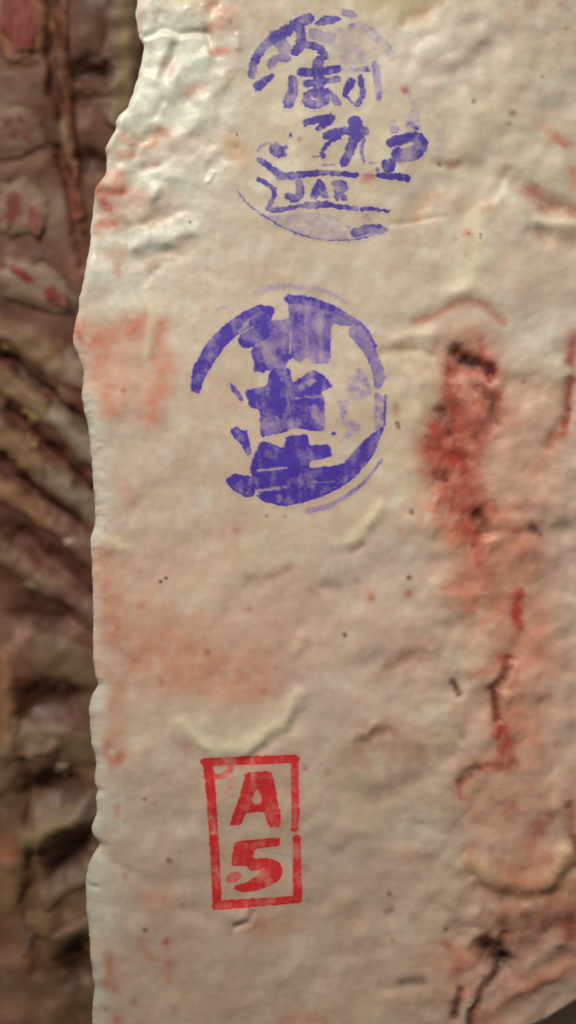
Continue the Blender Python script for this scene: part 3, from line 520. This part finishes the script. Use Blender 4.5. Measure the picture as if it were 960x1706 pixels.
# crest stamp: three broken characters inside a thick ring
stamp('crest_stamp', 'dark purple round stamp with three blocky characters inside a thick broken ring', (290, 450, 2.4), [
 ('ring', [(P, [(66, 482), (72, 400), (128, 292), (200, 220), (270, 170), (340, 135), (405, 148), (390, 205), (300, 232), (258, 258), (205, 305), (158, 372), (124, 430), (100, 498)], .92), (X_, [(265, 245), (310, 190)], 6, .5)]),
 ('ring', [(L, [(332, 92), (362, 70), (450, 62), (560, 70), (640, 96), (692, 132)], (13, 8), .3), (L, [(340, 72), (372, 64)], 4, .4)]),
 ('ink_smear', [(L, [(172, 163), (212, 138)], 5, .45)]),
 ('ring', [(P, [(700, 240), (722, 196), (764, 230), (802, 300), (838, 396), (848, 440), (822, 476), (800, 470), (792, 400), (758, 330), (700, 262)], .66), (L, [(735, 205), (770, 240), (806, 306)], 8, .8)]),
 ('ring', [(P, [(800, 486), (846, 508), (846, 600), (838, 640), (802, 640), (800, 560)], .46), (L, [(845, 505), (842, 620)], 6, .75), (P, [(838, 620), (838, 645), (800, 738), (742, 812), (682, 862), (600, 905), (520, 930), (440, 946), (362, 928), (318, 900), (400, 880), (560, 880), (640, 850), (664, 792), (722, 720), (790, 655)], .95)]),
 ('ring', [(L, [(540, 962), (620, 945), (690, 905), (760, 850), (802, 800), (832, 758)], (12, 5), .62), (X_, [(560, 945), (650, 905), (720, 860)], 4, .8)]),
 ('ring', [(P, [(204, 840), (240, 812), (330, 828), (322, 904), (290, 912), (226, 876)], .95)]),
 ('character', [(P, [(258, 270), (300, 230), (392, 200), (462, 195), (452, 115), (520, 95), (560, 125), (620, 152), (722, 195), (742, 215), (700, 226), (630, 214), (626, 372), (552, 376), (540, 350), (462, 355), (442, 396), (370, 402), (318, 412), (320, 312), (268, 292)], .76), (L, [(290, 280), (350, 250)], 34, .92), (L, [(330, 330), (350, 390)], 22, .85), (L, [(460, 115), (560, 125), (640, 155), (735, 212)], (20, 10), .85), (L, [(420, 330), (430, 385)], 18, .82), (L, [(490, 300), (500, 340)], 26, .78), (X_, [(464, 330), (466, 250)], 4, .45), (X_, [(530, 340), (532, 230)], 3, .25), (X_, [(588, 360), (590, 170)], 10, .2)]),
 ('character', [(P, [(400, 388), (466, 392), (472, 452), (520, 420), (556, 396), (600, 420), (636, 466), (586, 490), (602, 510), (606, 642), (562, 646), (482, 630), (442, 650), (345, 672), (343, 562), (300, 548), (282, 480), (372, 462), (380, 410)], .9), (X_, [(505, 470), (560, 440)], 10, .4), (X_, [(470, 510), (590, 505)], 4, .4), (X_, [(560, 560), (600, 600)], 22, .25), (L, [(420, 480), (440, 560)], 40, 1.0)]),
 ('character', [(P, [(344, 690), (362, 684), (440, 712), (448, 664), (535, 655), (541, 702), (620, 696), (636, 746), (541, 768), (546, 792), (652, 780), (690, 768), (664, 850), (602, 890), (400, 902), (330, 892), (302, 800), (312, 760)], .97), (X_, [(335, 803), (450, 790)], 4, .55), (X_, [(328, 884), (445, 868)], 5, .5), (X_, [(560, 850), (640, 845)], 3, .35)]),
 ('character', [(P, [(222, 448), (250, 468), (282, 520), (266, 527), (230, 482)], .75)]),
 ('character', [(P, [(222, 640), (250, 624), (272, 642), (292, 638), (312, 735), (290, 742), (264, 690), (238, 672)], .9)]),
 ('character', [(P, [(688, 440), (742, 388), (772, 430), (796, 490), (742, 520), (700, 530), (688, 600), (742, 606), (746, 642), (702, 670), (660, 692), (692, 640), (666, 600), (658, 530), (702, 508)], .38), (L, [(666, 530), (676, 600)], 8, .45)]),
 ('ink_blot', [(L, [(638, 653)], 9, .9)]),
], PURPLE2, 301, 0.44, 0.9, 1.4)

# boxed grade mark
stamp('grade_stamp', 'red boxed grade stamp reading A 5', (300, 1220, 4.0), [
 ('frame', [(L, [(165, 198), (400, 186), (768, 178)], 30, .95), (L, [(765, 190), (768, 400), (772, 560), (762, 642)], (28, 26), .93), (L, [(765, 640), (774, 710)], 16, .35), (L, [(778, 712), (780, 900), (785, 1110)], (27, 32), .92),
            (L, [(186, 205), (206, 400), (222, 650), (236, 900), (246, 1155)], (34, 31), .95), (L, [(242, 1160), (500, 1142), (790, 1124)], (32, 27), .95), (L, [(200, 292), (280, 292), (335, 250), (345, 215)], 20, .8), (X_, [(245, 242), (285, 236)], (16, 12), .85),
            (L, [(400, 228), (575, 224)], 14, .4), (X_, [(195, 672), (250, 668)], 10, .35)]),
 ('ink_smear', [(L, [(345, 300), (322, 395)], 20, .32)]),
 ('letter', [(P, [(435, 264), (610, 252), (630, 330), (656, 480), (674, 560), (668, 630), (600, 642), (575, 590), (560, 532), (440, 540), (405, 620), (328, 626), (345, 570), (390, 440), (425, 320)], .95), (X_, [(514, 390), (512, 445)], (8, 34), .55)]),
 ('numeral', [(P, [(365, 726), (670, 702), (662, 762), (500, 785), (485, 848), (600, 843), (665, 875), (688, 925), (670, 985), (605, 1030), (500, 1064), (420, 1078), (358, 1050), (362, 1020), (440, 1008), (530, 948), (535, 925), (468, 935), (440, 895), (338, 897), (345, 830)], .95), (L, [(335, 980), (378, 962)], 33, .7)]),
], REDINK, 401, 0.42, 0.9, 1.3, 1.0)

# ------------------------------------------------------------------ the opened beef side behind: ribs and split backbone
BD = 0.13                                            # distance behind the stamped fat
back_loc = (-0.22, BD + 0.02, -0.28)
back = empty('beef_carcass', back_loc, 'opened beef side hanging behind, showing dark ribs and split backbone', 'beef carcass', 'hanging beef sides')
FLESH = lin((94, 61, 49)); MAUVE = lin((114, 87, 74)); DK = lin((58, 36, 29)); REDM = lin((110, 58, 50)); MEMB = lin((128, 112, 98)); YFAT = lin((130, 108, 80)); BONE = lin((150, 146, 128)); MARROW = lin((140, 58, 52)); LIG = lin((128, 94, 70)); OLIVE = lin((112, 98, 76))
BREL = [
 ([(80, -20), (88, 60), (84, 110), (92, 160), (105, 200)], 8, -14), ([(95, 250), (112, 310), (128, 380), (140, 440)], 8, -12), ([(130, 118), (180, 118)], 16, -16), ([(130, 160), (180, 155)], 9, -8), ([(140, 262), (175, 268)], 12, -10), ([(106, 20), (106, 75)], 5, 5),
 ([(110, 130), (118, 230), (122, 290), (132, 360)], 7, 8), ([(150, 50), (160, 80)], 28, 10), ([(150, 210)], 30, 10), ([(30, 140), (40, 165)], 40, 8), ([(60, 275), (30, 285)], 40, 6), ([(20, 110), (58, 110)], 7, -8),
 ([(10, 590), (60, 640), (120, 690), (160, 730)], 12, -16), ([(20, 690), (70, 740), (130, 800), (160, 820)], 13, -18), ([(0, 770), (60, 830), (130, 880)], 16, -18), ([(30, 890), (90, 940), (150, 990)], 22, -16), ([(50, 1020), (100, 1040)], 26, -14),
 ([(60, 1175), (110, 1170)], 32, -26), ([(70, 1320), (110, 1310)], 30, -22), ([(130, 1420), (100, 1450)], 24, -24), ([(125, 1590), (130, 1620)], 22, -24), ([(40, 1270), (50, 1400), (45, 1500), (60, 1620)], 9, -10), ([(110, 1520)], 16, -6),
 ([(60, 1395), (90, 1380), (130, 1365)], 22, 12), ([(15, 1450), (20, 1500)], 24, 10), ([(75, 1500), (80, 1560)], 18, 8), ([(10, 1100), (12, 1250)], 18, 10), ([(90, 1245), (50, 1280)], 18, 8), ([(20, 1620), (30, 1690)], 30, 8), ([(110, 1670), (90, 1700)], 20, 8),
]
BST = [
 ([(40, 140), (30, 170)], 44, MAUVE, .8), ([(30, 270), (60, 290)], 44, MAUVE, .8), ([(150, 55), (165, 80)], 32, MAUVE, .7), ([(150, 205), (160, 225)], 28, MAUVE, .7), ([(135, 115), (182, 118)], 16, DK, .8), ([(140, 155), (178, 158)], 10, DK, .6), ([(140, 265), (178, 268)], 12, DK, .6), ([(150, 20), (190, 8)], 22, lin((84, 58, 50)), .6),
 ([(80, -20), (88, 60), (84, 110), (94, 165), (106, 205)], 8, lin((84, 48, 36)), .85), ([(96, 255), (112, 312), (124, 370), (128, 400)], 8, lin((92, 44, 36)), .85), ([(104, 20), (106, 75)], 6, lin((150, 76, 58)), .6), ([(112, 160), (112, 185)], 8, lin((150, 76, 62)), .6), ([(120, 320), (126, 360)], 7, lin((140, 54, 44)), .7), ([(112, 195), (118, 240), (122, 275)], 7, LIG, .8), ([(104, 200), (104, 235)], 7, BONE, .45), ([(128, 300), (134, 350), (140, 390)], 5, LIG, .7), ([(106, 285), (128, 290), (165, 292)], 4, LIG, .8), ([(120, 112), (150, 100), (176, 88)], 4, MEMB, .8), ([(135, 150), (165, 152)], 4, LIG, .6), ([(100, 80), (98, 95)], 8, LIG, .5), ([(12, 90), (40, 105), (70, 105), (80, 92)], 5, LIG, .5),
 ([(0, 175), (40, 188)], 8, BONE, .45), ([(10, 265), (70, 262)], 5, LIG, .4), ([(60, 330), (90, 355), (100, 380)], 26, MEMB, .6), ([(110, 380), (140, 440)], 18, MAUVE, .5), ([(120, 440), (132, 480)], 10, lin((140, 100, 92)), .5), ([(50, 400), (30, 420)], 20, FLESH, .5),
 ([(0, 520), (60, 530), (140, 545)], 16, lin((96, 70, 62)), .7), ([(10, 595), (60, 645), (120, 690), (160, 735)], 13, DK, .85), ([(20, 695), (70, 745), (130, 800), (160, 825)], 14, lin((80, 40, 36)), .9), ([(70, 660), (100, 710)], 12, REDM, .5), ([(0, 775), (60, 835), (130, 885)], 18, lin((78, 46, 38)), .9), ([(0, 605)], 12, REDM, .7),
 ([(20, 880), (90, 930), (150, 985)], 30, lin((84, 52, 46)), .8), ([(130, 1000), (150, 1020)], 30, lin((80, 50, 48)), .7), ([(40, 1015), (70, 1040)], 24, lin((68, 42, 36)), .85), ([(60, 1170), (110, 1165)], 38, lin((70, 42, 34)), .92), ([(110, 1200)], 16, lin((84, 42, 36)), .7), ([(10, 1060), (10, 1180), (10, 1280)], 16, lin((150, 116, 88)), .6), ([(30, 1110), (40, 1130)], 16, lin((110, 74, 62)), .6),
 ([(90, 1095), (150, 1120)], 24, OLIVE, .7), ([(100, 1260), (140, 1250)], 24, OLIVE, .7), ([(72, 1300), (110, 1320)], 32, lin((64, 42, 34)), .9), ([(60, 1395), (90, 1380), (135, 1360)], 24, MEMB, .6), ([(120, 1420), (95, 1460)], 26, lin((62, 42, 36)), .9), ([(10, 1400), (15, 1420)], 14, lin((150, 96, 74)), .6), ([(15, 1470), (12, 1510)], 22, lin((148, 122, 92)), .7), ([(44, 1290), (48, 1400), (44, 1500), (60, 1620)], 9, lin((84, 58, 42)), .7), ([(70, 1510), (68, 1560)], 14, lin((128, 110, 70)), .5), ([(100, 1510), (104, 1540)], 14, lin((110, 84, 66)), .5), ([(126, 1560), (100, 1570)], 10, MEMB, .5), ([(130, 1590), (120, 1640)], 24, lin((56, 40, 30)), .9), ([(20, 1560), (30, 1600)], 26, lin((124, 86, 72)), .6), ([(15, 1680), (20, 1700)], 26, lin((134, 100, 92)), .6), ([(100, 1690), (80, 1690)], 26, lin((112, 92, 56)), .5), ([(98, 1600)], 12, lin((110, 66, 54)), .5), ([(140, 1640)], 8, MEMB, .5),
]
def back_at(u, v):
    wu = u + 8 * noise(u, v, 36, 501) + 3 * noise(u, v, 12, 502); wv = v + 8 * noise(u, v, 36, 503) + 3 * noise(u, v, 12, 504)
    h = 14 * fbm(u, v, 150, 511, 2) + 2.2 * fbm(u, v, 45, 512, 2)
    # cavity curves back to the right
    h = h - 0.0004 * np.maximum(u + 20, 0) ** 2
    for pts, hw, ht in BREL:
        i = near(u, v, pts, hw * 2.6 + 16)
        if len(i): h[i] += ht * np.exp(-np.minimum(dist_line(wu[i], wv[i], pts, hw) ** 2, 30))
    col = np.repeat(FLESH[None], len(u), 0)
    def mix(i, c, a):
        a = np.clip(a, 0, 1)[:, None]; col[i] = col[i] * (1 - a) + c * a
    al = slice(None)
    mix(al, MAUVE, 0.6 * sstep(0, .5, fbm(u, v, 70, 521, 3))); mix(al, DK, 0.6 * sstep(0.05, .5, fbm(u, v, 60, 522, 3))); mix(al, OLIVE, sstep(900, 1300, v) * (0.45 + 0.5 * fbm(u, v, 60, 523, 3)))
    mix(al, MEMB, 0.55 * sstep(0.15, .5, fbm(wu, wv, 26, 524, 3)))
    bl = fbm(u, v, 20, 525, 3)
    for pts, hw, c, a in BST:
        i = near(u, v, pts, hw * 2.2 + 16)
        if len(i): mix(i, c, a * np.clip(np.exp(-np.minimum(dist_line(wu[i], wv[i], pts, hw) ** 2.2 * .9, 30)) * (1 + .6 * bl[i]), 0, 1))
    col *= (1 + 0.10 * fbm(u, v, 9, 526, 2))[:, None]
    return h, np.clip(col, .004, .9), np.clip(0.5 + 0.8 * fbm(u, v, 40, 527, 2), 0, 1)

gx = np.arange(-330, 520, 3.2); gy = np.arange(-320, 2050, 3.2)
U, V = np.meshgrid(gx, gy)
h, col, wet = back_at(U.ravel(), V.ravel())
make_mesh('flesh', world_pts(U.ravel(), V.ravel(), h, BD, back_loc), grid_quads(*U.shape), np.concatenate([col, wet[:, None]], 1), M_INSIDE, back)

def mixc(a, b, t): return a * (1 - t)[:, None] + b * t[:, None]

def tube(name, pts, rad, colf, seed, height=9.0, parent=None):
    """a rib or a band of fat: an uneven raised band whose borders sink into the flesh"""
    Pp = np.array(pts, float); L_ = np.concatenate([[0], np.cumsum(np.hypot(*(Pp[1:] - Pp[:-1]).T))]); n = max(int(L_[-1] / 3), 16); m = 21
    t = np.linspace(0, L_[-1], n); x = np.interp(t, L_, Pp[:, 0]); y = np.interp(t, L_, Pp[:, 1])
    k_ = np.ones(13) / 13
    xs_ = np.convolve(np.pad(x, 6, 'edge'), k_, 'valid'); ys_ = np.convolve(np.pad(y, 6, 'edge'), k_, 'valid')
    dx = np.gradient(xs_); dy = np.gradient(ys_); l = np.hypot(dx, dy); nx_ = -dy / l; ny_ = dx / l
    T, Q = np.meshgrid(t, np.linspace(-1.3, 1.3, m), indexing='ij')
    r = rad * (1 + 0.30 * noise(T + seed * 50, np.sign(Q) * 40, 60, seed) + 0.07 * noise(T + seed * 50, np.sign(Q) * 40, 20, seed + 1))
    r = r * np.sqrt(np.clip(np.minimum(T, L_[-1] - T) / (rad * 1.2), 0.02, 1))
    u = (xs_[:, None] + nx_[:, None] * r * Q).ravel(); v = (ys_[:, None] + ny_[:, None] * r * Q).ravel()
    hb, cb, _ = back_at(u, v)
    q = Q.ravel()
    h = hb + height * np.exp(-1.6 * q ** 4) * (1 + 0.4 * noise(u, v, 26, seed + 2)) - 3.2 * sstep(0.95, 1.3, np.abs(q)) + 0.5
    c = 0.80 * colf(T.ravel() / L_[-1], q, u, v) * (1 + 0.30 * fbm(T.ravel() * 0.25, q * 18, 9, seed + 3, 3) + 0.2 * fbm(u, v, 30, seed + 7, 2))[:, None]
    c = mixc(c, cb, sstep(0.30, 1.05, np.abs(q) + 0.4 * fbm(u, v, 26, seed + 5, 2)))
    return make_mesh(name, world_pts(u, v, h, BD, back_loc), grid_quads(n, m), np.concatenate([np.clip(c, .004, .9), np.full((n * m, 1), .5)], 1), M_INSIDE, parent or back)

def rib_col(c0, c1, k0, k1):
    def f(t, a, u, v):
        c = mixc(np.repeat(c0[None], len(t), 0), np.repeat(c1[None], len(t), 0), sstep(k0, k1, t + 0.15 * fbm(u, v, 30, 77, 2)))
        return mixc(c, np.repeat(FLESH[None], len(t), 0), 0.6 * sstep(0.15, .6, fbm(u, v, 24, 78, 3)))
    return f
tube('rib', [(-60, 520), (5, 550), (60, 580), (110, 612), (160, 640), (250, 690)], 31.2, rib_col(YFAT, MEMB, .42, .6), 601, 5.5)
tube('rib', [(-60, 598), (5, 630), (38, 656), (75, 684), (110, 708), (150, 752), (240, 830)], 24.7, rib_col(YFAT, lin((132, 126, 114)), .32, .45), 602, 5.5)
tube('rib', [(-60, 690), (0, 726), (40, 760), (80, 792), (120, 822), (160, 852), (240, 910)], 27.3, rib_col(YFAT, lin((126, 116, 104)), .4, .55), 603, 5.5)
tube('rib', [(-60, 790), (10, 818), (60, 850), (110, 886), (160, 930), (230, 980)], 20.8, rib_col(lin((136, 106, 80)), lin((110, 82, 72)), .3, .6), 604, 4.5)
tube('rib', [(-50, 880), (20, 930), (60, 960), (105, 985), (150, 1020), (220, 1060)], 22.1, rib_col(lin((124, 100, 84)), lin((112, 84, 80)), .4, .7), 605, 4.5)
tube('rib', [(-50, 1040), (30, 1060), (80, 1090), (130, 1115), (180, 1130), (250, 1150)], 32, rib_col(lin((120, 92, 78)), OLIVE, .3, .5), 606, 3.5)
tube('rib', [(-40, 1330), (30, 1240), (80, 1228), (130, 1250), (180, 1256), (250, 1260)], 28.8, rib_col(lin((126, 108, 92)), OLIVE, .4, .6), 607, 3.5)
tube('rib', [(30, 1420), (70, 1392), (110, 1375), (160, 1350), (240, 1320)], 28.8, rib_col(lin((128, 114, 84)), lin((110, 102, 92)), .3, .6), 608, 3.5)
tube('rib', [(70, 1520), (95, 1480), (130, 1462), (180, 1448), (250, 1440)], 20.8, rib_col(lin((110, 90, 72)), lin((108, 98, 90)), .2, .6), 609, 3.5)
tube('rib', [(80, 1600), (105, 1568), (140, 1552), (190, 1545), (250, 1540)], 19.2, rib_col(lin((104, 84, 64)), lin((108, 100, 88)), .2, .6), 610, 3.5)
tube('fat_strip', [(214, -200), (210, -60), (206, 20), (206, 90), (202, 150), (192, 215)], 30, lambda t, a, u, v: mixc(np.repeat(lin((138, 124, 106))[None], len(t), 0), np.repeat(lin((156, 144, 104))[None], len(t), 0), np.exp(-((u - 207 + 4 * noise(u, v, 30, 88)) / 8) ** 2)), 611, 12)
tube('fat_strip', [(236, -200), (232, -40), (226, 60), (218, 130), (208, 180)], 9, lambda t, a, u, v: np.repeat(lin((150, 118, 106))[None], len(t), 0), 612, 8)
tube('ligament', [(108, -120), (106, 0), (108, 70), (112, 140), (120, 210), (124, 270), (134, 350), (146, 420), (150, 500)], 7, lambda t, a, u, v: mixc(np.repeat(LIG[None], len(t), 0), np.repeat(lin((104, 58, 46))[None], len(t), 0), sstep(-.3, .3, fbm(u, v, 40, 89, 2))), 613, 3.5)

def dome(name, cx, cy, rx, ry, rot, height, colf, seed, parent, lift=0.0, ragged=0.10, fade=1.0):
    """one sawn vertebra, or the marrow inside it: a shallow uneven dome"""
    nr, na = 22, 64
    rr = np.linspace(0.02, 1, nr); aa = np.linspace(0, 2 * math.pi, na, endpoint=False)
    Rr, A = np.meshgrid(rr, aa, indexing='ij')
    k = 1 + ragged * 2 * noise(np.cos(A) * 30 + seed * 9, np.sin(A) * 30, 22, seed) + ragged * noise(np.cos(A) * 30 + seed * 9, np.sin(A) * 30, 7, seed + 1)
    x = Rr * rx * k * np.cos(A); y = Rr * ry * k * np.sin(A)
    u = cx + x * math.cos(rot) - y * math.sin(rot); v = cy + x * math.sin(rot) + y * math.cos(rot)
    ur = u.ravel(); vr = v.ravel(); r_ = Rr.ravel()
    hb, cb, _ = back_at(ur, vr)
    h = hb + lift + height * np.exp(-2.2 * r_ ** 4) - (3.0 + lift) * sstep(0.8, 1.0, r_) + 0.8 * fbm(ur, vr, 18, seed + 2, 3)
    c = colf(r_, A.ravel(), ur, vr) * (1 + 0.2 * fbm(ur, vr, 14, seed + 4, 3))[:, None]
    c = mixc(c, cb, fade * sstep(0.6, 1.0, r_ + 0.3 * fbm(ur, vr, 20, seed + 6, 2)))
    i = np.arange(nr * na).reshape(nr, na); j = np.roll(i, -1, 1)
    q = np.stack([i[:-1], i[1:], j[1:], j[:-1]], -1).reshape(-1, 4)
    return make_mesh(name, world_pts(ur, vr, h, BD, back_loc), q, np.concatenate([np.clip(c, .004, .9), np.full((nr * na, 1), .45)], 1), M_INSIDE, parent)

def bone_col(c0, c1):
    return lambda r, a, u, v: mixc(np.repeat(c0[None], len(r), 0), np.repeat(c1[None], len(r), 0), sstep(.55, .95, r + 0.2 * fbm(u, v, 30, 91, 2)))
def marrow_col(c0, c1, k0=.35):
    return lambda r, a, u, v: mixc(mixc(np.repeat(c0[None], len(r), 0), np.repeat(c1[None], len(r), 0), sstep(-.25, .45, fbm(u * 4, v, 26, 92, 3))), np.repeat(lin((130, 106, 92))[None], len(r), 0), sstep(k0, .98, r + (1 - k0) * 0.9 * fbm(u * 2, v, 22, 93, 3)))
vt = dome('vertebra', 30, 38, 52, 74, -0.15, 12, bone_col(lin((138, 96, 80)), lin((160, 126, 88))), 701, back, 0.6)
dome('marrow', 30, 38, 38, 62, -0.15, 5, marrow_col(lin((138, 64, 54)), lin((104, 40, 34)), .72), 702, vt, 9.0, .08, 0.5)
vt = dome('vertebra', 22, 226, 62, 46, 0.1, 10, bone_col(lin((120, 96, 86)), lin((124, 108, 94))), 703, back, 0.6)
dome('marrow', 26, 222, 38, 32, 0.2, 3, marrow_col(lin((112, 50, 42)), lin((96, 58, 48)), .55), 704, vt, 7.5, .08, 0.5)
vt = dome('vertebra', 34, 348, 54, 50, 0.2, 10, bone_col(lin((136, 114, 100)), lin((122, 120, 104))), 705, back, 0.6)
dome('marrow', 24, 348, 22, 40, 0.15, 3, marrow_col(lin((122, 62, 54)), lin((120, 84, 74)), .5), 706, vt, 8.0, .12, 0.5)
dome('marrow', 56, 366, 16, 34, -0.25, 3, marrow_col(lin((114, 56, 48)), lin((118, 80, 70)), .5), 707, vt, 8.0, .12, 0.5)
vt = dome('vertebra', 56, 474, 80, 44, 0.42, 10, bone_col(lin((132, 118, 102)), lin((114, 104, 90))), 708, back, 0.6)
dome('marrow', 42, 462, 34, 13, 0.62, 3, marrow_col(lin((126, 48, 48)), lin((108, 48, 44)), .5), 709, vt, 8.0, .12, 0.5)
dome('marrow', 88, 492, 40, 17, 0.55, 3, marrow_col(lin((118, 54, 52)), lin((118, 80, 72)), .45), 710, vt, 8.0, .14, 0.5)
for k, (x_, y_, a_, b_, r_, c_) in enumerate([(117, 899, 13, 6, .1, (176, 166, 150)), (60, 968, 18, 9, -.5, (150, 136, 118)), (36, 1066, 15, 12, 0, (150, 120, 104)), (38, 1215, 11, 15, .3, (140, 122, 106)), (62, 1240, 9, 22, .6, (134, 116, 98)), (103, 1284, 8, 10, .2, (168, 152, 134)),
                                          (56, 690, 10, 12, 0, (166, 146, 96)), (58, 770, 7, 26, -.2, (170, 150, 110)), (25, 575, 10, 16, -.6, (160, 130, 88)), (46, 1560, 8, 20, .1, (136, 112, 100)), (186, 95, 12, 7, .6, (150, 132, 118))]):
    dome('fat_nodule', x_, y_, a_ * 1.7, b_ * 1.7, r_, 3, (lambda c0: lambda r, a, u, v: np.repeat(c0[None], len(r), 0))(lin(c_) * 0.72), 720 + 3 * k, back, 1.5, .3)

# ------------------------------------------------------------------ third side, seen only below the slanting lower edge
ND = 0.016
nb_loc = (0.16, ND + 0.04, -0.30)
nb = empty('beef_carcass', nb_loc, 'dim grey-brown beef side seen below the slanting lower edge of the stamped one', 'beef carcass', 'hanging beef sides')
gx = np.arange(560, 1420, 5.0); gy = np.arange(1380, 2150, 5.0); U, V = np.meshgrid(gx, gy); u = U.ravel(); v = V.ravel()
h = 60 * np.sqrt(np.clip(1 - ((u - 990) / 470) ** 2, 0, 1)) - 60 + 10 * fbm(u, v, 160, 801, 3) + 2.5 * fbm(u, v, 30, 802, 3)
col = np.repeat(lin((206, 184, 164))[None], len(u), 0); a = (0.7 * sstep(-.1, .4, fbm(u, v, 60, 803, 3)))[:, None]; col = col * (1 - a) + lin((180, 158, 140)) * a
make_mesh('fat_cap', world_pts(u, v, h, ND, nb_loc), grid_quads(*U.shape), np.concatenate([col, np.full((len(u), 1), .3)], 1), M_FAT, nb)
